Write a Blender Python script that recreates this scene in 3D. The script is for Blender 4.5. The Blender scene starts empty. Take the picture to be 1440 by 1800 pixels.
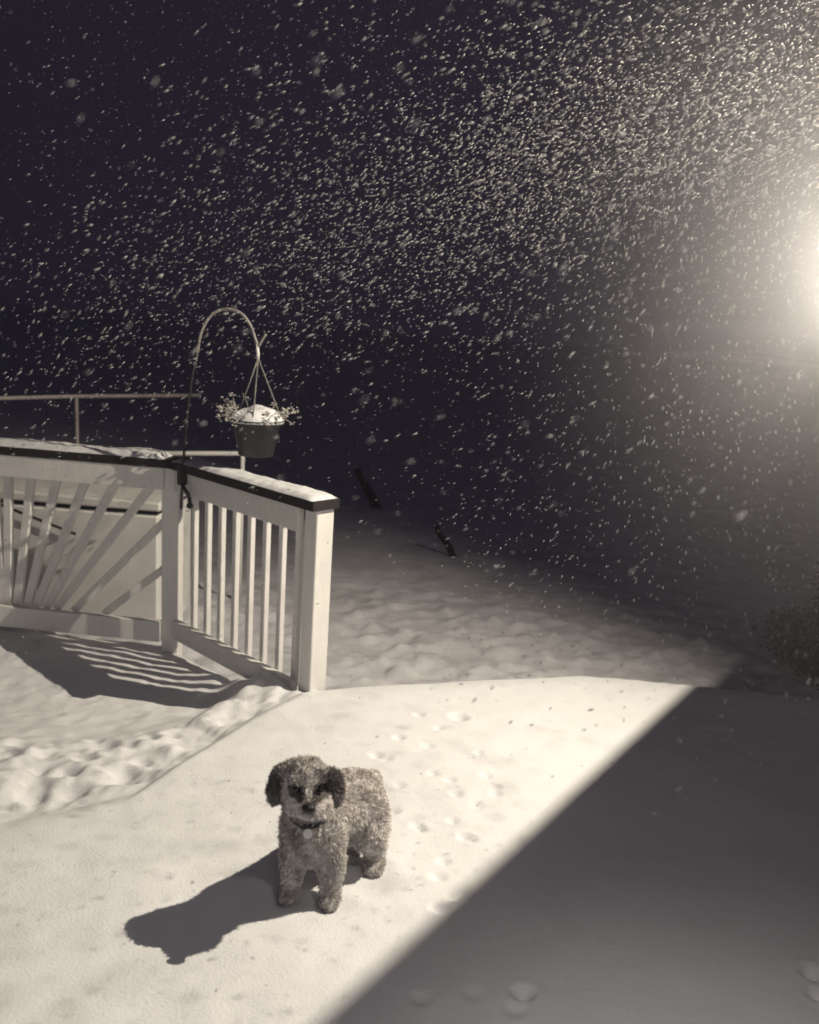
import bpy, bmesh, math, random
import numpy as np
from mathutils import Vector, Matrix

random.seed(7)
RNG = np.random.default_rng(11)
sc = bpy.context.scene
COL = sc.collection
R = math.radians

# ------------------------------------------------------------------ camera
cam_d = bpy.data.cameras.new('camera')
cam = bpy.data.objects.new('camera', cam_d)
COL.objects.link(cam)
sc.camera = cam
PITCH, ROLL, CAM_H = R(12.5), R(3.9), 1.8
fwd = Vector((0, math.cos(PITCH), -math.sin(PITCH)))
up0 = Vector((0, math.sin(PITCH), math.cos(PITCH)))
rt0 = Vector((1, 0, 0))
rt = rt0 * math.cos(ROLL) + up0 * math.sin(ROLL)
up = up0 * math.cos(ROLL) - rt0 * math.sin(ROLL)
cam.matrix_world = Matrix(((rt.x, up.x, -fwd.x, 0), (rt.y, up.y, -fwd.y, 0), (rt.z, up.z, -fwd.z, CAM_H), (0, 0, 0, 1)))
cam_d.sensor_fit = 'HORIZONTAL'
cam_d.sensor_width = 36.0
cam_d.lens = 36.0 * 1476 / 1440
cam_d.clip_start = 0.02
cam_d.clip_end = 400
cam_d.dof.use_dof = True
cam_d.dof.focus_distance = 3.4
cam_d.dof.aperture_fstop = 2.6

# ------------------------------------------------------------------ night sky
wd = bpy.data.worlds.new('World')
sc.world = wd
wd.use_nodes = True
nt = wd.node_tree
bg = nt.nodes['Background']
sky = nt.nodes.new('ShaderNodeTexSky')
sky.sky_type = 'NISHITA'
sky.sun_disc = False
sky.sun_elevation = R(-5)
sky.sun_rotation = R(150)
hs = nt.nodes.new('ShaderNodeMix')
hs.data_type = 'RGBA'
hs.inputs[0].default_value = 0.85          # a thick even snow cloud over the last of the dusk
hs.inputs[7].default_value = (0.142, 0.116, 0.225, 1)
nt.links.new(sky.outputs[0], hs.inputs[6])
nt.links.new(hs.outputs[2], bg.inputs[0])
bg.inputs[1].default_value = 0.09

sc.view_settings.view_transform = 'Standard'
sc.view_settings.look = 'None'
sc.view_settings.exposure = 0
sc.view_settings.gamma = 1
sc.view_settings.use_curve_mapping = False
sc.render.engine = 'CYCLES'
sc.cycles.use_denoising = True
sc.cycles.max_bounces = 6
sc.cycles.diffuse_bounces = 3
sc.cycles.volume_bounces = 0
sc.cycles.sample_clamp_indirect = 4
sc.cycles.pixel_filter_type = 'GAUSSIAN'
sc.cycles.filter_width = 2.0

WARM = (1.0, 0.885, 0.69)
FLOOD = Vector((2.55, 3.38, 3.8))
# the floodlight high on the house wall: its beam goes down across the deck
fl = bpy.data.lights.new('floodlight_beam', 'SPOT')
fl.energy = 1200
fl.color = WARM
fl.spot_size = R(130)
fl.spot_blend = 1.0
fl.shadow_soft_size = 0.014
flo = bpy.data.objects.new('floodlight_beam', fl)
COL.objects.link(flo)
flo.location = FLOOD
flo.rotation_euler = (Vector((-2.3, 2.5, 0.3)) - FLOOD).to_track_quat('-Z', 'Y').to_euler()
LANTERN = Vector((0.693, 1.232, 1.938))
LANTERN_POWER = 430.0

# ------------------------------------------------------------------ helpers
def tag(o, label=None, cat=None, group=None, kind=None):
    if label: o['label'] = label
    if cat: o['category'] = cat
    if group: o['group'] = group
    if kind: o['kind'] = kind
    return o

def empty(name, loc=(0, 0, 0)):
    o = bpy.data.objects.new(name, None)
    COL.objects.link(o)
    o.location = loc
    o.empty_display_size = 0.05
    return o

def np_mesh(name, V, F, smooth=True):
    V = np.asarray(V, np.float32); F = np.asarray(F, np.int32)
    me = bpy.data.meshes.new(name)
    k = F.shape[1]
    me.vertices.add(len(V)); me.vertices.foreach_set('co', V.ravel())
    me.loops.add(F.size); me.loops.foreach_set('vertex_index', F.ravel())
    me.polygons.add(len(F))
    me.polygons.foreach_set('loop_start', np.arange(0, F.size, k, dtype=np.int32))
    me.polygons.foreach_set('loop_total', np.full(len(F), k, np.int32))
    me.polygons.foreach_set('use_smooth', np.full(len(F), smooth, bool))
    me.update(calc_edges=True)
    return me

def link(name, me, mat, parent=None):
    o = bpy.data.objects.new(name, me)
    COL.objects.link(o)
    if mat is not None and not me.materials: me.materials.append(mat)
    if parent is not None: o.parent = parent
    return o

class MB:
    """collects boxes, tubes and lathes, then makes ONE mesh object"""
    def __init__(s): s.bm = bmesh.new()
    def box(s, c, size, rot=None, bevel=0.0):
        b = bmesh.new()
        bmesh.ops.create_cube(b, size=1)
        bmesh.ops.scale(b, vec=size, verts=b.verts)
        if bevel > 0:
            bmesh.ops.bevel(b, geom=b.edges[:], offset=bevel, segments=1, affect='EDGES', profile=0.5)
        if rot is not None: bmesh.ops.transform(b, matrix=rot.to_4x4(), verts=b.verts)
        bmesh.ops.translate(b, vec=c, verts=b.verts)
        s._add(b); return s
    def _add(s, b):
        me = bpy.data.meshes.new('t'); b.to_mesh(me); b.free(); s.bm.from_mesh(me); bpy.data.meshes.remove(me)
    def prism(s, pts, z0, z1):
        vs0 = [s.bm.verts.new((p[0], p[1], z0)) for p in pts]; vs1 = [s.bm.verts.new((p[0], p[1], z1)) for p in pts]
        n = len(pts)
        s.bm.faces.new(vs0[::-1]); s.bm.faces.new(vs1)
        for i in range(n): s.bm.faces.new((vs0[i], vs0[(i + 1) % n], vs1[(i + 1) % n], vs1[i]))
        return s
    def tube(s, pts, rad, n=8):
        pts = [Vector(p) for p in pts]
        if not hasattr(rad, '__len__'): rad = [rad] * len(pts)
        rings = []; prev = None
        for i, p in enumerate(pts):
            d = (pts[min(i + 1, len(pts) - 1)] - pts[max(i - 1, 0)]).normalized()
            if prev is None:
                a = d.orthogonal().normalized()
            else:
                a = (prev - d * prev.dot(d)).normalized()
            prev = a; b = d.cross(a)
            rings.append([s.bm.verts.new(p + (a * math.cos(2 * math.pi * k / n) + b * math.sin(2 * math.pi * k / n)) * rad[i]) for k in range(n)])
        for r0, r1 in zip(rings, rings[1:]):
            for k in range(n):
                f = s.bm.faces.new((r0[k], r0[(k + 1) % n], r1[(k + 1) % n], r1[k])); f.smooth = True
        s.bm.faces.new(rings[0][::-1]); s.bm.faces.new(rings[-1])
        return s
    def lathe(s, prof, c=(0, 0, 0), n=24, close=True):
        rings = [[s.bm.verts.new((c[0] + r * math.cos(2 * math.pi * k / n), c[1] + r * math.sin(2 * math.pi * k / n), c[2] + z)) for k in range(n)] for r, z in prof]
        for r0, r1 in zip(rings, rings[1:]):
            for k in range(n):
                f = s.bm.faces.new((r0[k], r0[(k + 1) % n], r1[(k + 1) % n], r1[k])); f.smooth = True
        if close:
            s.bm.faces.new(rings[0][::-1]); s.bm.faces.new(rings[-1])
        return s
    def sphere(s, c, r, sub=2, sc_=(1, 1, 1)):
        b = bmesh.new(); bmesh.ops.create_icosphere(b, subdivisions=sub, radius=r)
        bmesh.ops.scale(b, vec=sc_, verts=b.verts); bmesh.ops.translate(b, vec=c, verts=b.verts)
        for f in b.faces: f.smooth = True
        s._add(b); return s
    def build(s, name, mat, parent=None):
        bmesh.ops.recalc_face_normals(s.bm, faces=s.bm.faces[:])
        me = bpy.data.meshes.new(name); s.bm.to_mesh(me); s.bm.free()
        return link(name, me, mat, parent)

def hash2(ix, iy, seed):
    h = (ix.astype(np.int64) * 374761393 + iy.astype(np.int64) * 668265263 + seed * 1442695041) & 0xFFFFFFFF
    h = ((h ^ (h >> 13)) * 1274126177) & 0xFFFFFFFF
    return ((h ^ (h >> 16)) & 0xFFFFFF) / float(0xFFFFFF)

def vnoise(x, y, seed=0):
    ix = np.floor(x); iy = np.floor(y); fx = x - ix; fy = y - iy
    fx = fx * fx * fx * (fx * (fx * 6 - 15) + 10); fy = fy * fy * fy * (fy * (fy * 6 - 15) + 10)
    a = hash2(ix, iy, seed); b = hash2(ix + 1, iy, seed); c = hash2(ix, iy + 1, seed); d = hash2(ix + 1, iy + 1, seed)
    return (a * (1 - fx) + b * fx) * (1 - fy) + (c * (1 - fx) + d * fx) * fy - 0.5

def fbm(x, y, oct=4, seed=0, gain=0.5):
    r = 0 * x; amp = 1.0
    for k in range(oct):
        r = r + amp * vnoise(x * 2 ** k + 17.3 * k, y * 2 ** k - 9.1 * k, seed + k); amp *= gain
    return r

def sstep(a, b, x):
    t = np.clip((x - a) / (b - a), 0, 1); return t * t * (3 - 2 * t)

# ------------------------------------------------------------------ materials
def mat(name, col, rough=0.7, spec=0.3, noise=0.0, nscale=20, bump=0.0, bscale=80, metal=0.0, col2=None, stretch=None, sss=0.0, coat=0):
    m = bpy.data.materials.new(name); m.use_nodes = True
    n = m.node_tree; p = n.nodes['Principled BSDF']
    p.inputs['Roughness'].default_value = rough
    p.inputs['Specular IOR Level'].default_value = spec
    p.inputs['Metallic'].default_value = metal
    p.inputs['Base Color'].default_value = (*col, 1)
    tc = n.nodes.new('ShaderNodeTexCoord')
    src = tc.outputs['Object']
    if stretch:
        mp = n.nodes.new('ShaderNodeMapping'); mp.inputs['Scale'].default_value = stretch
        n.links.new(src, mp.inputs[0]); src = mp.outputs[0]
    if noise > 0 or col2:
        t = n.nodes.new('ShaderNodeTexNoise'); t.inputs['Scale'].default_value = nscale; t.inputs['Detail'].default_value = 6; t.inputs['Roughness'].default_value = .65
        n.links.new(src, t.inputs[0])
        r = n.nodes.new('ShaderNodeValToRGB')
        c2 = col2 or tuple(c * (1 - noise) for c in col)
        r.color_ramp.elements[0].color = (*c2, 1); r.color_ramp.elements[0].position = .32
        r.color_ramp.elements[1].color = (*col, 1); r.color_ramp.elements[1].position = .62
        n.links.new(t.outputs[0], r.inputs[0]); n.links.new(r.outputs[0], p.inputs['Base Color'])
    if bump > 0:
        t = n.nodes.new('ShaderNodeTexNoise'); t.inputs['Scale'].default_value = bscale; t.inputs['Detail'].default_value = 5
        n.links.new(src, t.inputs[0])
        b = n.nodes.new('ShaderNodeBump'); b.inputs['Strength'].default_value = bump; b.inputs['Distance'].default_value = 0.01
        n.links.new(t.outputs[0], b.inputs['Height']); n.links.new(b.outputs[0], p.inputs['Normal'])
    return m

M = {
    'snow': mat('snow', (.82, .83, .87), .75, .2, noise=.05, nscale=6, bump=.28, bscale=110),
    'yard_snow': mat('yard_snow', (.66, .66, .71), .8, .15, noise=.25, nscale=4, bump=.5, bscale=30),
    'paint': mat('white_paint', (.85, .84, .83), .5, .35, noise=.07, nscale=7, bump=.12, bscale=90, stretch=(6, 6, 1)),
    'cap': mat('dark_stained_wood', (.035, .03, .032), .6, .3, noise=.4, nscale=12, bump=.3, bscale=60, stretch=(1, 1, 8)),
    'metal': mat('black_metal', (.03, .03, .032), .45, .5, noise=.3, nscale=60),
    'hook': mat('pale_lit_metal', (.30, .29, .28), .5, .5, noise=.5, nscale=40),
    'pot': mat('plastic_pot', (.045, .042, .046), .55, .4, noise=.25, nscale=18),
    'plant': mat('dried_plant', (.58, .55, .52), .85, .1, noise=.5, nscale=90),
    'box': mat('pale_plastic', (.82, .81, .80), .5, .4, noise=.08, nscale=5),
    'boxdark': mat('dark_rubber', (.03, .028, .035), .7, .2),
    'pipe': mat('galvanised_pipe', (.33, .30, .30), .5, .4, noise=.3, nscale=25),
    'bark': mat('dark_bark', (.03, .026, .026), .9, .1, noise=.5, nscale=40, bump=.6, bscale=50),
    'shrub': mat('evergreen_leaf', (.010, .010, .011), .8, .1, noise=.5, nscale=30),
    'siding': mat('painted_siding', (.10, .10, .14), .6, .3, noise=.08, nscale=4),
        'nose': mat('dog_nose', (.008, .008, .009), .35, .5, bump=.3, bscale=300),
    'eye': mat('dog_eye', (.006, .005, .005), .08, .6),
    'collar': mat('dark_collar', (.02, .02, .026), .6, .3),
    'tag': mat('metal_tag', (.75, .73, .70), .5, .5, metal=.2),
}

def fur_mat():
    m = bpy.data.materials.new('dog_fur'); m.use_nodes = True
    n = m.node_tree; p = n.nodes['Principled BSDF']
    a = n.nodes.new('ShaderNodeAttribute'); a.attribute_name = 'fur_colour'
    t = n.nodes.new('ShaderNodeTexNoise'); t.inputs['Scale'].default_value = 55; t.inputs['Detail'].default_value = 4
    tc = n.nodes.new('ShaderNodeTexCoord'); n.links.new(tc.outputs['Object'], t.inputs[0])
    mr = n.nodes.new('ShaderNodeMapRange'); mr.inputs[1].default_value = .3; mr.inputs[2].default_value = .7; mr.inputs[3].default_value = .65; mr.inputs[4].default_value = 1.25
    n.links.new(t.outputs[0], mr.inputs[0])
    mx = n.nodes.new('ShaderNodeMix'); mx.data_type = 'RGBA'; mx.blend_type = 'MULTIPLY'; mx.inputs[0].default_value = 1
    n.links.new(a.outputs['Color'], mx.inputs[6]); n.links.new(mr.outputs[0], mx.inputs[7]); n.links.new(mx.outputs[2], p.inputs['Base Color'])
    p.inputs['Roughness'].default_value = .8; p.inputs['Specular IOR Level'].default_value = .15
    return m
M['fur'] = fur_mat()

def emit(name, col, s):
    m = bpy.data.materials.new(name); m.use_nodes = True; n = m.node_tree
    n.nodes.remove(n.nodes['Principled BSDF'])
    e = n.nodes.new('ShaderNodeEmission'); e.inputs[0].default_value = (*col, 1); e.inputs[1].default_value = s
    n.links.new(e.outputs[0], n.nodes['Material Output'].inputs[0]); return m

def flake_mat():
    m = bpy.data.materials.new('snowflake'); m.use_nodes = True; n = m.node_tree
    n.nodes.remove(n.nodes['Principled BSDF'])
    d = n.nodes.new('ShaderNodeBsdfDiffuse'); d.inputs[0].default_value = (.56, .56, .57, 1)
    t = n.nodes.new('ShaderNodeBsdfTranslucent'); t.inputs[0].default_value = (.56, .56, .57, 1)
    x = n.nodes.new('ShaderNodeMixShader'); x.inputs[0].default_value = .45
    n.links.new(d.outputs[0], x.inputs[1]); n.links.new(t.outputs[0], x.inputs[2]); n.links.new(x.outputs[0], n.nodes['Material Output'].inputs[0]); return m
M['flake'] = flake_mat()

# ------------------------------------------------------------------ ground: the yard, one sheet to the horizon
def grid_mesh(name, xs, ys, zf):
    X, Y = np.meshgrid(xs, ys)
    Z = zf(X, Y)
    V = np.stack([X, Y, Z], -1).reshape(-1, 3)
    nx, ny = len(xs), len(ys)
    i = (np.arange(ny - 1)[:, None] * nx + np.arange(nx - 1)[None, :]).ravel()
    F = np.stack([i, i + 1, i + nx + 1, i + nx], -1)
    return np_mesh(name, V, F)

YARD = -0.38
def yard_z(X, Y):
    z = YARD + 0.10 * fbm(X * .35 + 3, Y * .35, 3, 5)
    near = sstep(7.6, 5.6, Y) * sstep(-6, -3, X)
    lump = np.maximum(fbm(X * 5.5, Y * 7.5, 3, 21, .6), -.14)
    z = z + near * (.06 * lump + .12 * np.maximum(vnoise(X * 9, Y * 15, 33), .16))
    z = z + .025 * fbm(X * 1.3, Y * 1.3, 4, 41)
    r = np.hypot(X, Y)
    z = z + 1.5 * sstep(14, 60, r) * (fbm(X * .04, Y * .04, 2, 9) + .3)
    # a low bank behind the railing on the left
    z = z + .35 * sstep(-1.0, -5.0, X) * sstep(6.5, 12, Y)
    # keep it under the deck snow
    z = np.where(Y < 4.3, np.minimum(z, YARD + .05), z)
    return z

def graded(lo, hi, step, far, ratio=1.12):
    a = list(np.arange(lo, hi, step)); s = step; v = a[-1]; out = []
    while v < far:
        s *= ratio; v += s; out.append(v)
    s = step; v = a[0]; pre = []
    while v > -far:
        s *= ratio; v -= s; pre.append(v)
    return np.array(pre[::-1] + a + out)

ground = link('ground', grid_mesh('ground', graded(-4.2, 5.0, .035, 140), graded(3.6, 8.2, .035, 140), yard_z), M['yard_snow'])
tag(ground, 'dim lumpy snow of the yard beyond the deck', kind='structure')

# ------------------------------------------------------------------ snow lying on the deck
EX = np.array([-6, -1.48, -.40, 1.01, 2.40, 6.0]); EY = np.array([5.14, 4.95, 3.97, 4.42, 4.29, 3.9])
CX = np.array([-6, -1.9, -1.36, -1.2, -.98, -.85, -.66, -.49, -.30]); CY = np.array([2.5, 2.56, 2.62, 2.70, 2.86, 3.16, 3.54, 3.81, 4.2])
PRINTS = [(.30, 3.68, .030, .035), (.11, 3.68, .018, .02), (.2, 3.55, .015, .02), (.37, 3.35, .015, .02), (.02, 3.43, .018, .022), (-.07, 3.27, .02, .025), (-.03, 3.25, .018, .02),
          (.17, 3.16, .015, .02), (.24, 3.12, .017, .02), (.39, 3.17, .016, .018), (.03, 3.05, .02, .015), (.26, 3.02, .018, .02), (.42, 3.04, .018, .015), (.01, 2.87, .02, .018),
          (.105, 2.79, .017, .028), (.125, 2.77, .015, .02), (.28, 2.74, .018, .032), (.31, 2.73, .015, .025), (.24, 2.84, .015, .02), (.2, 2.59, .016, .02), (.18, 2.5, .02, .018), (.23, 2.4, .016, .028),
          (.25, 2.42, .014, .02), (.19, 2.34, .02, .03), (.17, 2.345, .015, .02), (.41, 2.01, .022, .035), (.12, 1.97, .02, .012), (.27, 2.0, .02, .010), (1.29, 2.16, .026, .04), (1.26, 2.07, .018, .03), (.38, 1.95, .022, .015), (.34, 2.95, .02, .012), (.15, 3.38, .02, .012), (-.300, 2.345, .045, .016), (-.168, 2.33, .045, .016), (-.038, 2.515, .042, .016), (-.127, 2.57, .04, .016),
          (-1.27, 3.37, 0.040, .032), (-1.08, 3.41, 0.030, .032), (-1.47, 3.20, 0.040, .032), (-1.29, 3.21, 0.035, .032), (-1.46, 3.10, 0.045, .032), (-1.31, 3.08, 0.040, .032), (-1.10, 3.11, 0.040, .032), (-1.07, 3.03, 0.035, .032), (-1.37, 2.90, 0.035, .032), (-1.24, 2.95, 0.040, .032), (-1.34, 3.43, 0.030, .032), (-1.59, 3.19, 0.040, .032), (-1.01, 3.47, 0.030, .032), (-1.64, 3.33, 0.035, .032), (-1.06, 3.21, 0.030, .032)]
def deck_z(X, Y):
    ey = np.interp(X, EX, EY)
    cy = np.interp(X, CX, CY)
    # left of the drift's rim the trodden snow lies lower
    inside = sstep(-.05, .16, (Y - cy) * .75) * sstep(-.28, -.46, X)
    z = .02 * fbm(X * 1.1, Y * 1.1, 3, 3) + .006 * fbm(X * 5, Y * 5, 3, 8)
    z = z - .075 * inside - .14 * sstep(.5, 1.35, Y - cy) * inside
    band = inside * sstep(0.02, .14, (Y - cy)) * sstep(1.0, .55, Y - cy)
    lump = fbm(X * 6.5, Y * 8.5, 3, 61, .5)
    z = z + band * (.055 * np.maximum(lump, -.30) + .012 * np.abs(vnoise(X * 13, Y * 11, 71)) + .012)
    z = z + inside * .012 * fbm(X * 9, Y * 9, 3, 77)
    # snow banked against the slanted run of railing
    dx, dy = X + .46, Y - 3.98
    s = (-dx * .739 + dy * .673); d = (-dx * .673 - dy * .739)
    z = z + inside * .055 * np.exp(-((d - .10) / .11) ** 2) * sstep(1.25, .3, s) * sstep(-.2, .1, s) * (1 + .6 * fbm(X * 8, Y * 8, 2, 88))
    for (px, py, r, dep) in PRINTS:
        q = ((X - px) / (r * 1.25)) ** 2 + ((Y - py) / r) ** 2
        m = q < 16
        if m.any():
            z[m] += -.8 * dep * np.exp(-q[m] ** 1.5) + .10 * dep * np.exp(-((np.sqrt(q[m]) - 1.65) / .4) ** 2)
    # rounded shoulder where the deck ends, then straight down
    e = (ey - Y) * .92
    z = z - .7 * sstep(.05, -.10, e) - .025 * sstep(.28, .0, e) ** 2
    return z
xs = np.concatenate([np.arange(-5, -2.6, .06), np.arange(-2.6, 2.3, .0125), np.arange(2.3, 4.6, .05)])
ys = np.concatenate([np.arange(-3.0, 1.6, .08), np.arange(1.6, 5.0, .0125), np.arange(5.0, 5.4, .05)])
deck = link('deck_snow_ground', grid_mesh('deck_snow', xs, ys, deck_z), M['snow'])
tag(deck, 'smooth bright snow covering the deck, with paw prints', kind='structure')

# ------------------------------------------------------------------ deck railing
railing = empty('deck_railing', (-1.36, 4.80, -.22))
tag(railing, 'white deck railing with dark cap, upright balusters and a sunburst panel', 'railing')
def rp(name, mb, m): 
    o = mb.build(name, m); o.parent = railing; o.matrix_parent_inverse = Matrix.Translation((1.36, -4.80, .22)); return o
P1, P2 = Vector((-.46, 3.98, 0)), Vector((-1.36, 4.80, 0))
P3 = P2 + Vector((-1.24, .10, 0)).normalized() * 2.18
def frame(A, B):
    u = (B - A).normalized(); n = Vector((-u.y, u.x, 0))
    if n.dot(-A) < 0: n = -n                      # n points to the deck side
    return u, n, Matrix((u, n, Vector((0, 0, 1)))).transposed()
uR, nR, mR = frame(P1, P2); uL, nL, mL = frame(P2, P3)
lenR, lenL = (P2 - P1).length, (P3 - P2).length
def at(A, u, n, s, d, z): return A + u * s + n * d + Vector((0, 0, z))
Z = Vector((0, 0, 1))
# posts
rp('post', MB().box(at(P1, uR, nR, -.02, -.015, .21), (.09, .110, 1.42), mR, .004), M['paint'])
rp('post', MB().box(at(P2, uL, nL, .03, 0, .21), (.10, .09, 1.42), mL, .004), M['paint'])
rp('post', MB().box(at(P3, uL, nL, -.03, 0, .21), (.09, .09, 1.42), mL, .004), M['paint'])
# caps (mitred where the two runs meet)
def capmb(A, B, wA, wB, z0, z1):
    return None
mit = (nR + nL).normalized(); k = .084 / mit.dot(nR)
capR = [P1 - uR * .085 + nR * .084, P2 + mit * k, P2 - mit * k, P1 - uR * .085 - nR * .084]
capL = [P2 + mit * k, P3 + uL * .05 + nL * .084, P3 + uL * .05 - nL * .084, P2 - mit * k]
gap = .003
capR2 = [capR[0], capR[1] - uR * gap, capR[2] - uR * gap, capR[3]]
capL2 = [capL[0] + uL * gap, capL[1], capL[2], capL[3] + uL * gap]
rp('cap', MB().prism(capR2, .912, .960), M['cap'])
rp('cap', MB().prism(capL2, .912, .960), M['cap'])
# wide board under the cap and the bottom rail, on the deck side
rp('top_board', MB().box(at(P1, uR, nR, lenR / 2 + .012, .030, .848), (lenR - .10, .036, .145), mR, .003), M['paint'])
rp('top_board', MB().box(at(P2, uL, nL, lenL / 2 + .01, .062, .847), (lenL - .10, .036, .130), mL, .003), M['paint'])
rp('bottom_rail', MB().box(at(P1, uR, nR, lenR / 2 + .015, .030, -.072), (lenR - .10, .038, .118), mR, .003), M['paint'])
rp('bottom_rail', MB().box(at(P2, uL, nL, lenL / 2 + .02, .058, -.088), (lenL - .12, .038, .130), mL, .003), M['paint'])
# eight balusters on the slanted run
for i in range(8):
    s = .098 + .1335 * i
    rp('baluster', MB().box(at(P1, uR, nR, s + .019, -.012, .375), (.034, .031, .89), mR, .003), M['paint'])
# rays of the sunburst
rays = [(1.059, 0, 1.028, .80), (1.002, 0, .884, .80), (.938, 0, .726, .80), (.882, 0, .549, .80), (.818, 0, .366, .80), (.754, 0, .153, .79), (.643, 0, .077, .577), (.452, 0, .084, .283)]
rays = rays + [(2.15 - a, b, 2.15 - c, d) for a, b, c, d in rays]
for k_, (sa, za, sb, zb) in enumerate(rays):
    a = at(P2, uL, nL, sa, .012, za - .03); b = at(P2, uL, nL, sb, .012, zb)
    d = (b - a); ln = d.length; d.normalize()
    side = nL.cross(d).normalized()
    rot = Matrix((side, nL, d)).transposed()
    off = .0012 * (k_ % 8)
    rp('sunburst_ray', MB().box((a + b) / 2 - nL * off, (.047, .036, ln), rot, .003), M['paint'])

# snow lying on the caps
def ridge(name, A, B, width, n, z0, seed, label, thick):
    u, nn, _ = frame(A, B); L = (B - A).length
    xs_ = np.linspace(0, L, n); cs = np.linspace(-1, 1, 9)
    S, C = np.meshgrid(xs_, cs, indexing='ij')
    edge = np.sqrt(np.clip(1 - np.abs(C) ** 8, 0, 1))
    endf = sstep(0, .03, S) * sstep(L, L - .03, S)
    h = thick * (1 + .6 * fbm(S * 6, C * .5 + seed, 3, seed) + .3 * vnoise(S * 22, C * 2, seed + 3))
    H = z0 + np.maximum(h, .004) * edge * endf
    wv = width * (1 + .09 * vnoise(S * 9, np.sign(C) * 3.7, seed + 5))
    Pn = np.array(A)[None, None, :] + S[..., None] * np.array(u) + (C * wv)[..., None] * np.array(nn)
    Pn[..., 2] = H
    top = Pn.reshape(-1, 3); bot = top.copy(); bot[:, 2] = z0 - .001
    V = top; m = len(cs)
    i = (np.arange(n - 1)[:, None] * m + np.arange(m - 1)[None, :]).ravel()
    F = np.stack([i, i + m, i + m + 1, i + 1], -1)
    o = link(name, np_mesh(name, V, F), M['snow'])
    return tag(o, label, kind='stuff')
ridge('rail_snow', P1 - uR * .075, P2 - uR * .07, .082, 90, .9605, 5, 'thin snow on the cap of the slanted railing run', .018)
ridge('rail_snow', P2 + uL * .06, P3 + uL * .04, .080, 150, .9605, 15, 'snow on the cap above the sunburst panel', .030)

# ------------------------------------------------------------------ shepherd's hook and hanging pot
HO = Vector((-1.292, 4.62, .80))
hook = empty('plant_hook', HO)
tag(hook, 'tall curved metal hook clamped to the corner of the railing', 'hook')
def under(o, root):
    o.parent = root; o.matrix_parent_inverse = Matrix.Translation(-Vector(root.location)); return o
pole = [(-1.296, 4.64, .70), (-1.292, 4.64, .817), (-1.281, 4.635, 1.012), (-1.252, 4.60, 1.269), (-1.224, 4.58, 1.458), (-1.192, 4.56, 1.582)]
under(MB().tube(pole, .0075, 8).build('pole', M['metal']), hook)
arch = [(-1.192, 4.56, 1.582), (-1.176, 4.55, 1.673), (-1.149, 4.55, 1.74), (-1.105, 4.55, 1.796), (-1.033, 4.55, 1.821), (-.96, 4.55, 1.802), (-.91, 4.55, 1.744), (-.881, 4.55, 1.672), (-.862, 4.55, 1.64), (-.851, 4.55, 1.665), (-.825, 4.55, 1.705)]
def smooth(pts, n=4):
    pts = [Vector(p) for p in pts]; out = []
    for i in range(len(pts) - 1):
        p0, p1, p2, p3 = pts[max(i - 1, 0)], pts[i], pts[i + 1], pts[min(i + 2, len(pts) - 1)]
        for k in range(n):
            t = k / n
            out.append(.5 * ((2 * p1) + (p2 - p0) * t + (2 * p0 - 5 * p1 + 4 * p2 - p3) * t * t + (3 * p1 - p0 - 3 * p2 + p3) * t ** 3))
    return out + [pts[-1]]
under(MB().tube(smooth(arch), .0085, 8).build('arch', M['hook']), hook)  # arch coloured paler than the pole, for the light on its top
cl = MB().box((-1.290, 4.638, .90), (.035, .05, .12), mR, .004).tube([(-1.30, 4.66, .86), (-1.27, 4.60, .83), (-1.245, 4.595, .80), (-1.235, 4.60, .74)], .011, 8).sphere((-1.235, 4.60, .73), .022, 1)
under(cl.build('clamp', M['metal']), hook)

POT = Vector((-.862, 4.55, 1.05))
pot = empty('hanging_pot', POT)
tag(pot, 'dark hanging flower pot heaped with snow, dangling from the curved hook', 'flower pot')
under(MB().lathe([(.088, 0), (.095, .004), (.128, .172), (.146, .175), (.150, .200), (.140, .202), (.128, .178)], POT, 28).build('pot_body', M['pot']), pot)
for a in (.5, 2.6, 4.75):
    e = Vector((POT.x + .142 * math.cos(a), POT.y + .142 * math.sin(a), POT.z + .198))
    under(MB().tube([e, (-.864, 4.55, 1.575)], .0042, 6).build('hanger_wire', M['hook']), pot)
under(MB().tube([(-.864, 4.55, 1.565), (-.866, 4.55, 1.60), (-.873, 4.55, 1.655)], [.007, .010, .008], 8).build('hanger_clip', M['paint']), pot)
b = bmesh.new(); bmesh.ops.create_icosphere(b, subdivisions=4, radius=1)
for v in b.verts:
    nx = float(vnoise(np.array([v.co.x * 2.2 + 5]), np.array([v.co.y * 2.2]), 4)[0])
    rr = min(1, math.hypot(v.co.x, v.co.y)); v.co = Vector((v.co.x * .149, v.co.y * .149, ((.058 + .05 * nx) * (1 - rr ** 5) if v.co.z > 0 else -.01) + .196)) + POT
for f in b.faces: f.smooth = True
me = bpy.data.meshes.new('snow_heap'); b.to_mesh(me); b.free()
sh = link('pot_snow', me, M['snow']); tag(sh, 'rounded heap of snow filling the hanging pot', 'snow heap')
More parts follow.
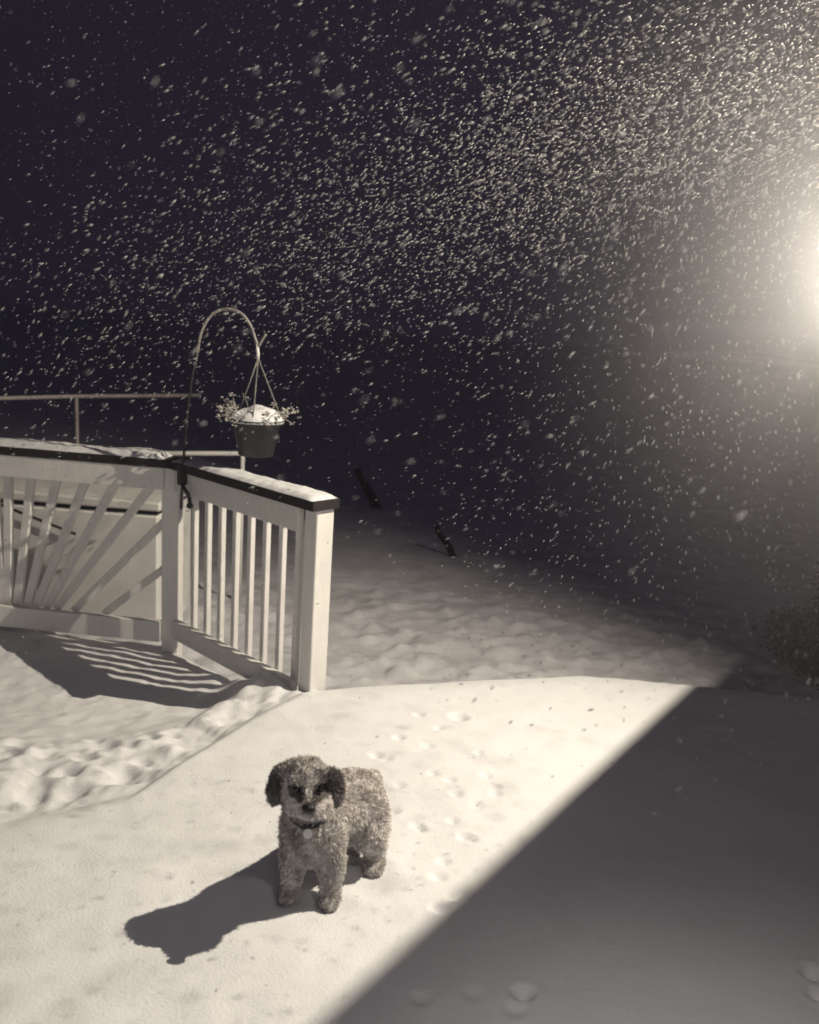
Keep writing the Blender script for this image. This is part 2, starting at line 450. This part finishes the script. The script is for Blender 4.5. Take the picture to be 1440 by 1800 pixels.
# dried flowers round the rim
pl = MB()
rnd = random.Random(3)
for k_ in range(46):
    a = rnd.uniform(0, 2 * math.pi)
    if k_ < 16: a = rnd.gauss(math.pi, .45)
    elif k_ < 24: a = rnd.gauss(0, .4)
    r0 = rnd.uniform(.10, .14); r1 = r0 + rnd.uniform(.015, .10); h = rnd.uniform(.01, .09) if k_ > 5 else rnd.uniform(.06, .13)
    p0 = POT + Vector((r0 * math.cos(a), r0 * math.sin(a), .20)); p1 = POT + Vector((r1 * math.cos(a + .1), r1 * math.sin(a + .1), .20 + h - .3 * (r1 - r0)))
    pl.tube([p0, (p0 + p1) / 2 + Vector((0, 0, .012)), p1], [.003, .0025, .002], 4)
    for j in range(rnd.randint(2, 5)):
        c = p1 + Vector((rnd.gauss(0, .010), rnd.gauss(0, .010), rnd.gauss(0, .009)))
        pl.sphere(c, rnd.uniform(.005, .011), 1, (1, .8, .6))
pf = pl.build('dried_flowers', M['plant']); pf['kind'] = 'stuff'; under(pf, pot)

# ------------------------------------------------------------------ things behind the railing
BX = Vector((-2.35, 5.62, YARD))
box = empty('storage_box', BX)
tag(box, 'pale storage box with dark lid seam behind the sunburst panel', 'storage box')
rb = Matrix.Rotation(R(-3), 3, 'Z')
under(MB().box(BX + Vector((0, 0, .44)), (1.52, .66, .88), rb, .02).build('body', M['box']), box)
under(MB().box(BX + Vector((0, 0, .892)), (1.50, .64, .022), rb).build('lid_seam', M['boxdark']), box)
under(MB().box(BX + Vector((0, 0, .935)), (1.54, .68, .06), rb, .012).build('lid', M['box']), box)
dg = MB().tube([BX + Vector((-.30, -.352, .88)), BX + Vector((.20, -.372, .72))], .010, 6)
under(dg.build('strap', M['boxdark']), box)

def pipe_rail(pts, posts, rad, label, mt):
    r = empty('pipe_handrail', pts[0]); tag(r, label, 'handrail')
    under(MB().tube(pts, rad, 8).build('top_bar', mt), r)
    for p in posts:
        under(MB().tube([(p[0], p[1], YARD - .05), (p[0], p[1], p[2])], rad * .9, 8).build('post', mt), r)
    return r
pipe_rail([(-3.6, 5.20, 1.1), (-2.971, 5.981, 1.1), (-2.614, 6.45, 1.1), (-1.85, 7.19, 1.1)], [(-2.614, 6.45, 1.09), (-3.4, 5.45, 1.09)], .016, 'thin dim pipe handrail far behind the sunburst panel', M['pipe'])
h2 = pipe_rail([(-1.95, 5.80, .8), (-1.255, 6.115, .8), (-1.205, 6.14, .8)], [(-1.255, 6.115, .79)], .017, 'short pale handrail end below the hanging pot', M['paint'])

# leaning stakes out in the yard
def stake(base, tip, rad, label):
    base = Vector(base); base.z = float(yard_z(np.array([[base.x]]), np.array([[base.y]]))[0, 0]) - .03; tip = Vector(tip)
    r = empty('wooden_stake', base); tag(r, label, 'stake')
    pts = smooth([base, base.lerp(tip, .35) + Vector((.012, 0, .01)), base.lerp(tip, .7) + Vector((-.01, 0, .005)), tip], 3)
    under(MB().tube(pts, [rad * (1.15 - .5 * i / (len(pts) - 1)) for i in range(len(pts))], 7).build('shaft', M['bark']), r)
    return r
stake((.46, 7.889, 0), (.265, 7.95, -.08), .034, 'short dark stake leaning left alone in the snowy yard')
stake((-.395, 10.038, 0), (-.68, 10.1, .06), .055, 'thicker faint dark stake farther back, behind the railing post')

# dark shrub past the corner of the house
def shrub(c, rx, ry, rz, n, label):
    r = empty('evergreen_shrub', c); tag(r, label, 'shrub')
    rg = np.random.default_rng(5)
    st = MB()
    for k_ in range(7):
        a = rg.uniform(0, 6.28); e = Vector((c[0] + rx * .6 * math.cos(a), c[1] + ry * .6 * math.sin(a), c[2] + rz * rg.uniform(.9, 1.5)))
        st.tube([Vector(c), Vector(c).lerp(e, .5) + Vector((.03, 0, .05)), e], [.02, .013, .006], 5)
    under(st.build('stems', M['bark']), r)
    d = rg.normal(size=(n, 3)); d /= np.linalg.norm(d, axis=1)[:, None]
    rr = rg.uniform(.25, 1, n) ** .5
    P = d * rr[:, None] * (1 + .30 * np.sin(5 * d[:, :1] + 3 * d[:, 2:]) + .12 * rg.normal(size=(n, 1)))
    P = P * np.array([rx, ry, rz]) + np.array([c[0], c[1], c[2] + rz * .95])
    P = P[P[:, 2] > c[2]]
    n = len(P)
    t = rg.normal(size=(n, 3)); t[:, 2] += .8; t /= np.linalg.norm(t, axis=1)[:, None]
    s = np.cross(t, rg.normal(size=(n, 3))); s /= np.linalg.norm(s, axis=1)[:, None]
    ln = rg.uniform(.02, .05, (n, 1)); w = ln * .16
    V = np.stack([P, P + t * ln * .5 + s * w, P + t * ln, P + t * ln * .5 - s * w], 1).reshape(-1, 3)
    F = np.arange(4 * n).reshape(-1, 4)
    o = link('foliage', np_mesh('foliage', V, F, False), M['shrub']); o['kind'] = 'stuff'; under(o, r)
shrub((3.10, 5.45, YARD), .48, .45, .32, 16000, 'dark evergreen shrub at the right beyond the shaded deck')

# ------------------------------------------------------------------ the house behind and right of the camera
HN = Vector((.81, -.585, 0)).normalized(); HS = Vector((.585, .81, 0)).normalized()
hm = Matrix((HS, HN, Vector((0, 0, 1)))).transposed()
def hp(s, n, z): return HS * s + HN * n + Vector((0, 0, z))
house = empty('house', hp(1, .3, -.4))
tag(house, 'house wall with pale clapboards beside the deck', 'house')
under(MB().box(hp(1.2, .30, 2.0), (8.2, .30, 4.8), hm).build('wall', M['siding']), house)
brd = None
for i in range(20):
    z = -.1 + i * .21
    if brd is None:
        brd = under(MB().box(hp(3.13, .135, z), (4.35, .03, .205), hm, .004).build('clapboard', M['siding']), house)
    else:
        c = brd.copy(); COL.objects.link(c); c.location.z += i * .21
under(MB().box(hp(-.15, .13, 1.02), (2.15, .04, 2.2), hm, .005).build('sliding_door', M['paint']), house)
GL = emit('door_fill_glow', (1.0, .94, .92), .8)  # glow added behind the camera to fill the near deck and railing
for s_ in (-.67, .37):
    under(MB().box(hp(s_, .105, 1.04), (.92, .012, 1.92), hm).build('fill_pane', GL), house)
cs_ = MB().prism([FLOOD.lerp(Vector(p), .25)[:2] for p in ((-1.324, .238, 0), (2.576, 5.638, 0))] + [tuple(hp(5.0, .14, 0)[:2]), tuple(hp(3.3, .14, 0)[:2])], FLOOD.z * .75 - .04, FLOOD.z * .75)  # unseen slab, its edge shaped to cast the shade line on the deck
under(cs_.build('occluder', M['siding']), house)

# floodlight fitting
fx = empty('floodlight', FLOOD)
tag(fx, 'wall floodlight above the added canopy, out past the right edge', 'floodlight')
aim = (Vector((-2.3, 2.5, 0.3)) - FLOOD).normalized()
fr = aim.to_track_quat('-Z', 'Y').to_matrix()
under(MB().box(FLOOD - aim * .12, (.20, .14, .10), fr, .01).build('housing', M['metal']), fx)
under(MB().box(FLOOD - aim * .055, (.16, .10, .012), fr).build('lens', emit('flood_lens', WARM, 6)), fx)
wallp = FLOOD + HN * (.14 - FLOOD.dot(HN))
under(MB().tube([FLOOD - aim * .15, wallp], .02, 8).build('bracket', M['metal']), fx)

# downlight added over the door to brighten the near deck
DL = hp(.30, -.12, 2.75)
dl = empty('fill_downlight', DL); tag(dl, 'small round downlight added over the house door to brighten the near deck, behind the camera', 'downlight')
under(MB().lathe([(.06, .05), (.065, 0), (.055, -.004), (.05, .02)], DL, 16).build('housing', M['metal']), dl)
under(MB().lathe([(.046, .018), (.046, .022)], DL, 16).build('lens', emit('fill_lens', (1, .93, .84), 4)), dl)
under(MB().tube([DL + Vector((0, 0, .05)), DL + Vector((0, 0, .12)), hp(.30, .14, 2.87)], .018, 8).build('arm', M['metal']), dl)
dd = bpy.data.lights.new('fill_beam', 'SPOT'); dd.energy = 120; dd.color = (1, .92, .82); dd.spot_size = R(50); dd.spot_blend = 1.0; dd.shadow_soft_size = .05
do = bpy.data.objects.new('fill_beam', dd); COL.objects.link(do); do.location = DL - Vector((0, 0, .03))
do.rotation_euler = (Vector((.85, 1.10, 0)) - DL).to_track_quat('-Z', 'Y').to_euler()

# porch lantern beside the door
ln = empty('porch_lantern', LANTERN)
tag(ln, 'glowing porch lantern on the house wall at the right edge', 'lantern')
under(MB().sphere(LANTERN, .034, 2, (1, 1, 1.35)).build('bulb', emit('lantern_bulb', (1.0, .91, .78), LANTERN_POWER)), ln)
under(MB().lathe([(.052, .085), (.050, .090), (.012, .125), (.008, .14)], LANTERN, 16).build('lantern_cap', M['metal']), ln)
under(MB().lathe([(.030, -.075), (.034, -.070), (.034, -.058), (.020, -.050)], LANTERN, 16).build('base', M['metal']), ln)
for a in range(4):
    x, y = .040 * math.cos(a * math.pi / 2 + .4), .040 * math.sin(a * math.pi / 2 + .4)
    under(MB().tube([LANTERN + Vector((x * .8, y * .8, -.06)), LANTERN + Vector((x * 1.15, y * 1.15, .087))], .003, 5).build('cage_bar', M['metal']), ln)
wl = LANTERN + HN * (.12 - LANTERN.dot(HN))
under(MB().tube(smooth([LANTERN + Vector((0, 0, .135)), LANTERN + Vector((0, 0, .18)), LANTERN.lerp(wl, .5) + Vector((0, 0, .20)), wl + Vector((0, 0, .08))], 4), .008, 6).build('arm', M['metal']), ln)

# ------------------------------------------------------------------ the dog
DO = Vector((-.238, 2.362, 0))
dog = empty('dog', DO - Vector((0, 0, .012)))
dog.scale = (.98, .98, .955)
tag(dog, 'small curly grey dog standing on the snow, facing the camera', 'dog')
VOX = .0055
gx = np.arange(-.20, .34, VOX); gy = np.arange(-.26, .36, VOX); gz = np.arange(-.015, .60, VOX)
GX, GY, GZ = np.meshgrid(gx, gy, gz, indexing='ij')
def capsule(a, b, ra, rb):
    a = np.array(a, float); b = np.array(b, float); d = b - a
    t = np.clip(((GX - a[0]) * d[0] + (GY - a[1]) * d[1] + (GZ - a[2]) * d[2]) / (d @ d), 0, 1)
    return np.sqrt((GX - a[0] - t * d[0]) ** 2 + (GY - a[1] - t * d[1]) ** 2 + (GZ - a[2] - t * d[2]) ** 2) - (ra + (rb - ra) * t)
def ellip(c, r, axes=None):
    d = np.stack([GX - c[0], GY - c[1], GZ - c[2]], -1)
    if axes is not None: d = d @ np.array(axes).T
    q = d / np.array(r); k0 = np.sqrt((q ** 2).sum(-1)) + 1e-9; k1 = np.sqrt(((d / np.array(r) ** 2) ** 2).sum(-1)) + 1e-9
    return k0 * (k0 - 1) / k1
def smin(a, b, k): 
    h = np.clip(.5 + .5 * (b - a) / k, 0, 1); return b * (1 - h) + a * h - k * h * (1 - h)
D = capsule((0, .045, .262), (.120, .180, .272), .088, .092)          # trunk
D = smin(D, ellip((.000, .022, .235), (.088, .085, .115)), .04)        # chest
D = smin(D, capsule((-.022, -.035, .425), (-.004, .025, .31), .060, .075), .04)   # neck
for L_ in ([(-.045, .028, .22, .050), (-.058, .014, .125, .034), (-.062, -.006, .045, .030)], [(.050, .008, .22, .052), (.068, -.006, .13, .036), (.070, -.020, .045, .030)]):
    for p, q in zip(L_, L_[1:]): D = smin(D, capsule(p[:3], q[:3], p[3], q[3]), .025)
D = smin(D, ellip((-.062, -.020, .024), (.030, .042, .026)), .015)
D = smin(D, ellip((.070, -.034, .024), (.030, .043, .026)), .015)
for L_ in ([(.165, .185, .225, .070), (.182, .158, .145, .054), (.200, .190, .095, .034), (.203, .172, .035, .031)], [(.085, .235, .215, .066), (.092, .205, .14, .050), (.108, .245, .095, .034), (.113, .225, .035, .031)]):
    for p, q in zip(L_, L_[1:]): D = smin(D, capsule(p[:3], q[:3], p[3], q[3]), .03)
D = smin(D, ellip((.203, .150, .022), (.031, .042, .024)), .015)
D = smin(D, ellip((.113, .205, .022), (.031, .042, .024)), .015)
D = smin(D, capsule((.178, .262, .30), (.205, .285, .215), .024, .014), .03)      # tail, hanging
HD = ellip((-.031, -.050, .455), (.070, .070, .062))                    # skull
HD = smin(HD, ellip((-.030, -.058, .492), (.056, .052, .028)), .03)     # tuft on the crown
HD = smin(HD, ellip((.001, -.118, .438), (.040, .052, .032)), .022)     # muzzle
HD = smin(HD, ellip((-.032, -.108, .424), (.040, .036, .028)), .02)
HD = smin(HD, ellip((.034, -.106, .426), (.034, .034, .028)), .02)
HD = smin(HD, ellip((-.002, -.106, .412), (.042, .042, .022)), .02)     # chin beard
for ex, ez in ((-.039, .474), (.033, .480)):
    HD = np.maximum(HD, -ellip((ex, -.132, ez), (.015, .018, .012)))     # eye hollows
EAR = ellip((-.104, -.052, .440), (.027, .034, .058), [[.97, 0, -.22], [0, 1, 0], [.22, 0, .97]])
EAR = smin(EAR, capsule((-.065, -.046, .488), (-.092, -.050, .474), .024, .026), .02)
EAR2 = ellip((.068, -.050, .442), (.020, .032, .052), [[.98, 0, .16], [0, 1, 0], [-.16, 0, .98]])
EAR2 = smin(EAR2, capsule((.028, -.046, .490), (.055, -.050, .480), .022, .022), .02)
HD = smin(HD, np.minimum(EAR, EAR2), .010)
D = smin(D, HD, .025)
CURL = .004 * np.sin(GX * 95 + 3 * np.sin(GZ * 60)) * np.sin(GY * 90 + 1) * np.sin(GZ * 85 + 2 * np.sin(GX * 50))
D = np.maximum(D + CURL, -(GZ - .001))
def surface_nets(D, ox):
    S = D < 0; nx, ny, nz = D.shape
    acc = np.zeros((nx - 1, ny - 1, nz - 1, 3)); cnt = np.zeros((nx - 1, ny - 1, nz - 1))
    offs = [(a, b_, c) for a in (0, 1) for b_ in (0, 1) for c in (0, 1)]
    for a in offs:
        for ax in range(3):
            if a[ax]: continue
            b_ = list(a); b_[ax] = 1
            va = D[a[0]:nx - 1 + a[0], a[1]:ny - 1 + a[1], a[2]:nz - 1 + a[2]]; vb = D[b_[0]:nx - 1 + b_[0], b_[1]:ny - 1 + b_[1], b_[2]:nz - 1 + b_[2]]
            m = (va < 0) != (vb < 0)
            t = np.where(m, va / np.where(m, va - vb, 1), 0)
            for j in range(3): acc[..., j] += np.where(m, a[j] + (t if j == ax else 0), 0)
            cnt += m
    has = cnt > 0
    idx = -np.ones(has.shape, int); idx[has] = np.arange(has.sum())
    cell = np.argwhere(has)
    V = np.array(ox) + VOX * (cell + acc[has] / cnt[has][:, None])
    F = []
    for ax in range(3):
        s0 = [slice(1, -1)] * 3; s0[ax] = slice(0, -1); s1 = list(s0); s1[ax] = slice(1, None)
        A, B = S[tuple(s0)], S[tuple(s1)]
        w = np.argwhere(A != B)
        flip = A[A != B]
        base = w.copy()
        for j in range(3):
            if j != ax: base[:, j] += 1
        j1, j2 = [(1, 2), (2, 0), (0, 1)][ax]
        def g(d1, d2):
            q = base.copy(); q[:, j1] -= d1; q[:, j2] -= d2; return idx[q[:, 0], q[:, 1], q[:, 2]]
        Q = np.stack([g(1, 1), g(0, 1), g(0, 0), g(1, 0)], -1)
        Q[~flip] = Q[~flip][:, ::-1]
        F.append(Q)
    F = np.concatenate(F); F = F[(F >= 0).all(1)]
    return V, F
V, F = surface_nets(D, (gx[0], gy[0], gz[0]))
# fur colours by region
def fur_colour(P):
    x, y, z = P.T
    c = np.full(len(P), .80)
    c = np.where((z > .36) & (y < .01), .62, c)                                  # head
    c += .05 * vnoise(x * 30, z * 30 + y * 20, 3)
    ear = ((x < -.086) | (x > .047)) & (z > .38) & (y < .02) & (z < .51)
    c = np.where(ear, .19, c)
    for ex, ez in ((-.039, .472), (.035, .478)):
        d = np.hypot((x - ex) / 1.2, z - ez + .004); c = np.where((d < .024) & (y < -.07), .15, c)
    c = np.where((z > .485) & (np.abs(x + .028) < .075) & (y < .02), .46 + .34 * vnoise(x * 45, y * 40, 9), c)
    mz = (y < -.095) & (z < .448)
    c = np.where(mz, .84, c)
    c = np.where((y < -.12) & (z < .462) & (np.abs(x - .004) < .018) & (z > .42), .22, c)
    c = np.where((z < .38) & (y < .0) & (z > .05), .66, c)                       # chest, darkened for the shade it stands in
    c = np.where((z < .05), .56, c)
    return np.clip(c, .02, .85)
def add_colour(me, c):
    a = me.color_attributes.new('fur_colour', 'FLOAT_COLOR', 'POINT')
    col = np.ones((len(c), 4), np.float32); col[:, 0] = c * 1.03; col[:, 1] = c * .98; col[:, 2] = c * .96
    a.data.foreach_set('color', col.ravel())
me = np_mesh('body', V, F); add_colour(me, fur_colour(V) * .9)
body = link('body', me, M['fur'], dog)
# normals from the field, then tufts
n_ = np.zeros((len(V), 3)); me.vertices.foreach_get('normal', t_ := np.zeros(len(V) * 3, np.float32)); n_ = t_.reshape(-1, 3).astype(float)
ci = np.clip(((V - [gx[0], gy[0], gz[0]]) / VOX + 1).round().astype(int), 1, np.array(D.shape) - 2)
gr = np.stack([D[ci[:, 0] + 1, ci[:, 1], ci[:, 2]] - D[ci[:, 0] - 1, ci[:, 1], ci[:, 2]], D[ci[:, 0], ci[:, 1] + 1, ci[:, 2]] - D[ci[:, 0], ci[:, 1] - 1, ci[:, 2]], D[ci[:, 0], ci[:, 1], ci[:, 2] + 1] - D[ci[:, 0], ci[:, 1], ci[:, 2] - 1]], -1)
if (n_ * gr).sum() < 0:
    me.flip_normals(); n_ = -n_
NS = 62000
pick = RNG.integers(0, len(V), NS)
P = V[pick] + RNG.normal(size=(NS, 3)) * .0018; N = n_[pick]
lenf = RNG.uniform(.010, .022, NS)
lenf = np.where((V[pick][:, 2] > .475), lenf * 1.1, lenf)
lenf = np.where((V[pick][:, 1] < -.09) & (V[pick][:, 2] > .42), lenf * .45, lenf)      # short on the bridge and round the eyes
lenf = np.where(V[pick][:, 2] < .15, lenf * .6, lenf)
g_ = np.array([.12, .1, -.85])
swirl = np.stack([np.sin(P[:, 1] * 70 + P[:, 2] * 40), np.cos(P[:, 0] * 65 + P[:, 2] * 50), np.sin(P[:, 0] * 60 - P[:, 1] * 70)], -1)
d1 = N * 1.0 + g_ * .35 + swirl * .45 + RNG.normal(size=(NS, 3)) * .25
d1 /= np.linalg.norm(d1, axis=1)[:, None]
d2 = d1 * .6 + g_ * .45 + swirl[:, ::-1] * .6 + RNG.normal(size=(NS, 3)) * .25
d2 /= np.linalg.norm(d2, axis=1)[:, None]
sd = np.cross(d1, RNG.normal(size=(NS, 3))); sd /= np.linalg.norm(sd, axis=1)[:, None]
w = RNG.uniform(.0009, .0018, (NS, 1))
A0 = P - sd * w; A1 = P + sd * w; Bm = P + d1 * (lenf * .55)[:, None]; B0 = Bm - sd * w * .9; B1 = Bm + sd * w * .9; Cc = Bm + d2 * (lenf * .5)[:, None]
VV = np.stack([A0, A1, B1, B0, Cc], 1).reshape(-1, 3); VV[:, 2] = np.maximum(VV[:, 2], .002)
i = np.arange(NS) * 5
FT = np.concatenate([np.stack([i, i + 1, i + 2], -1), np.stack([i, i + 2, i + 3], -1), np.stack([i + 3, i + 2, i + 4], -1)])
fm = np_mesh('fur', VV, FT, True)
add_colour(fm, np.repeat(fur_colour(V[pick]) * RNG.uniform(.85, 1.15, NS), 5))
fo = link('fur', fm, M['fur'], dog); fo['kind'] = 'stuff'
MB().sphere((.004, -.180, .447), .0185, 2, (1.15, .75, .85)).build('nose', M['nose'], dog)
MB().sphere((-.039, -.119, .474), .0125, 2).build('eye', M['eye'], dog)
MB().sphere((.033, -.116, .480), .0125, 2).build('eye', M['eye'], dog)
ring = [Vector((-.010 + (.064) * math.cos(t), .000 + .069 * math.sin(t), .336 + .024 * math.sin(t))) for t in np.linspace(0, 2 * math.pi, 25)]
col_ = MB().tube(ring, .009, 6).build('collar', M['collar'], dog)
tg = MB().lathe([(.015, -.0015), (.015, .0015)], (0, 0, 0), 14).build('tag', M['tag'], col_)
tg.location = (-.002, -.106, .312); tg.rotation_euler = (R(65), 0, R(10))

# ------------------------------------------------------------------ falling snow
def flakes():
    rg = np.random.default_rng(23)
    f0 = np.array(fwd); r0 = np.array(rt0)
    out = []
    # an even fall through the whole yard
    n = 8000
    P = np.stack([rg.uniform(-5.5, 4.5, n), rg.uniform(1.6, 9.5, n), rg.uniform(-.2, 5.0, n)], -1)
    S = rg.uniform(.0007, .0016, n)
    out.append((P, S))
    # a thick gust blowing down across the beam of the floodlight
    n = 24000
    x = rg.uniform(-1.8, 2.1, n); y = rg.uniform(2.0, 4.6, n)
    zc = 2.24 + .40 * x + .10 * (y - 3)
    z = zc + rg.normal(0, .27, n)
    keep = (z > .9) & (rg.uniform(0, 1, n) < .16 + .84 * sstep(-1.6, .9, x))
    P = np.stack([x, y, z], -1)[keep]
    out.append((P, rg.uniform(.0008, .0028, keep.sum())))
    # flakes close in front of the house
    n = 2600
    P = np.stack([rg.uniform(.1, 1.7, n), rg.uniform(1.4, 3.2, n), rg.uniform(.9, 2.6, n)], -1)
    out.append((P, rg.uniform(.0009, .0022, n)))
    # a few large ones near the lens
    n = 160
    P = np.stack([rg.uniform(-.5, .7, n), rg.uniform(.9, 1.6, n), rg.uniform(1.5, 2.5, n)], -1)
    out.append((P, rg.uniform(.0010, .0022, n)))
    # fine far flakes that only read as texture in the dark
    n = 42000
    P = np.stack([rg.uniform(-4.5, 3.2, n), rg.uniform(1.8, 7.0, n), rg.uniform(.7, 4.4, n)], -1)
    kp = rg.uniform(0, 1, n) < (.15 + .85 * sstep(-3.5, .8, P[:, 0])) * (.35 + .65 * sstep(1.3, 2.1, P[:, 2]))
    out.append((P[kp], rg.uniform(.0007, .0017, kp.sum())))
    P = np.concatenate([o[0] for o in out]); S = np.concatenate([o[1] for o in out])
    hs = P @ np.array(HN)                     # none inside the house
    m = (hs < -.05) & (np.linalg.norm(P - np.array(LANTERN), axis=1) > .075) & (np.linalg.norm(P - np.array((0, 0, CAM_H)), axis=1) > .45)
    P, S = P[m], S[m]
    def build(P, S, base, tri):
        n = len(P)
        # clumped flakes ride the wind, nearer the wall they drop straight down
        calm = sstep(.15, .95, P[:, 0]) * sstep(4.0, 2.8, P[:, 1]) * sstep(2.5, 2.1, P[:, 2])
        ax = np.stack([.80 * (1 - calm) - .10 * calm, rg.normal(0, .3, n), .52 + .5 * calm], -1) + rg.normal(0, .18, (n, 3))
        ax /= np.linalg.norm(ax, axis=1)[:, None]
        s1 = np.cross(ax, rg.normal(size=(n, 3))); s1 /= np.linalg.norm(s1, axis=1)[:, None]; s2 = np.cross(ax, s1)
        Bv = base[None] * rg.uniform(.65, 1.35, (n, len(base), 1)) * S[:, None, None]
        V = P[:, None] + Bv[..., :1] * s1[:, None] + Bv[..., 1:2] * s2[:, None] + Bv[..., 2:] * ax[:, None]
        F = (np.arange(n)[:, None, None] * len(base) + tri[None]).reshape(-1, 3)
        return V.reshape(-1, 3), F
    octa = np.array([(1, 0, 0), (-1, 0, 0), (0, 1, 0), (0, -1, 0), (0, 0, 3.9), (0, 0, -3.9)], float)
    V, F = build(P, S, octa, np.array([(0, 2, 4), (2, 1, 4), (1, 3, 4), (3, 0, 4), (2, 0, 5), (1, 2, 5), (3, 1, 5), (0, 3, 5)]))
    o = link('falling_snow', np_mesh('falling_snow', V, F, True), M['flake'])
    tag(o, 'snowflakes driving through the dark air above the deck', kind='stuff')
flakes()

# ------------------------------------------------------------------ snowy air
hb = MB().box((0, 0, 2.0), (330, 330, 7.4))
hm_ = bpy.data.materials.new('snowy_air'); hm_.use_nodes = True
n = hm_.node_tree; n.nodes.remove(n.nodes['Principled BSDF'])
pv = n.nodes.new('ShaderNodeVolumePrincipled'); pv.inputs['Color'].default_value = (.76, .74, 1.0, 1); pv.inputs['Density'].default_value = .0030
pv.inputs['Anisotropy'].default_value = 0.1
n.links.new(pv.outputs[0], n.nodes['Material Output'].inputs['Volume'])
hz = hb.build('haze', hm_); tag(hz, kind='stuff')

# soft haze added round the lantern to carry its glow
bl = MB().sphere((0, 0, 0), .70, 3, (1.0, 1.0, 1.4))
bm_ = bpy.data.materials.new('glow_medium'); bm_.use_nodes = True
n = bm_.node_tree; n.nodes.remove(n.nodes['Principled BSDF'])
pv = n.nodes.new('ShaderNodeVolumePrincipled'); pv.inputs['Color'].default_value = (.95, .94, .95, 1)
tc = n.nodes.new('ShaderNodeTexCoord'); mp = n.nodes.new('ShaderNodeMapping'); mp.inputs['Scale'].default_value = (1 / .66, 1 / .66, 1 / .95)
gt = n.nodes.new('ShaderNodeTexGradient'); gt.gradient_type = 'SPHERICAL'
pw = n.nodes.new('ShaderNodeMath'); pw.operation = 'POWER'; pw.inputs[1].default_value = 2.2
ml = n.nodes.new('ShaderNodeMath'); ml.operation = 'MULTIPLY'; ml.inputs[1].default_value = .92
n.links.new(tc.outputs['Object'], mp.inputs[0]); n.links.new(mp.outputs[0], gt.inputs[0]); n.links.new(gt.outputs['Fac'], pw.inputs[0])
n.links.new(pw.outputs[0], ml.inputs[0]); n.links.new(ml.outputs[0], pv.inputs['Density'])
n.links.new(pv.outputs[0], n.nodes['Material Output'].inputs['Volume'])
bo = bl.build('glow_haze', bm_); bo.location = LANTERN + Vector((.0, .06, .0))
tag(bo, 'added haze giving the soft glow round the lantern at the right edge', kind='stuff')
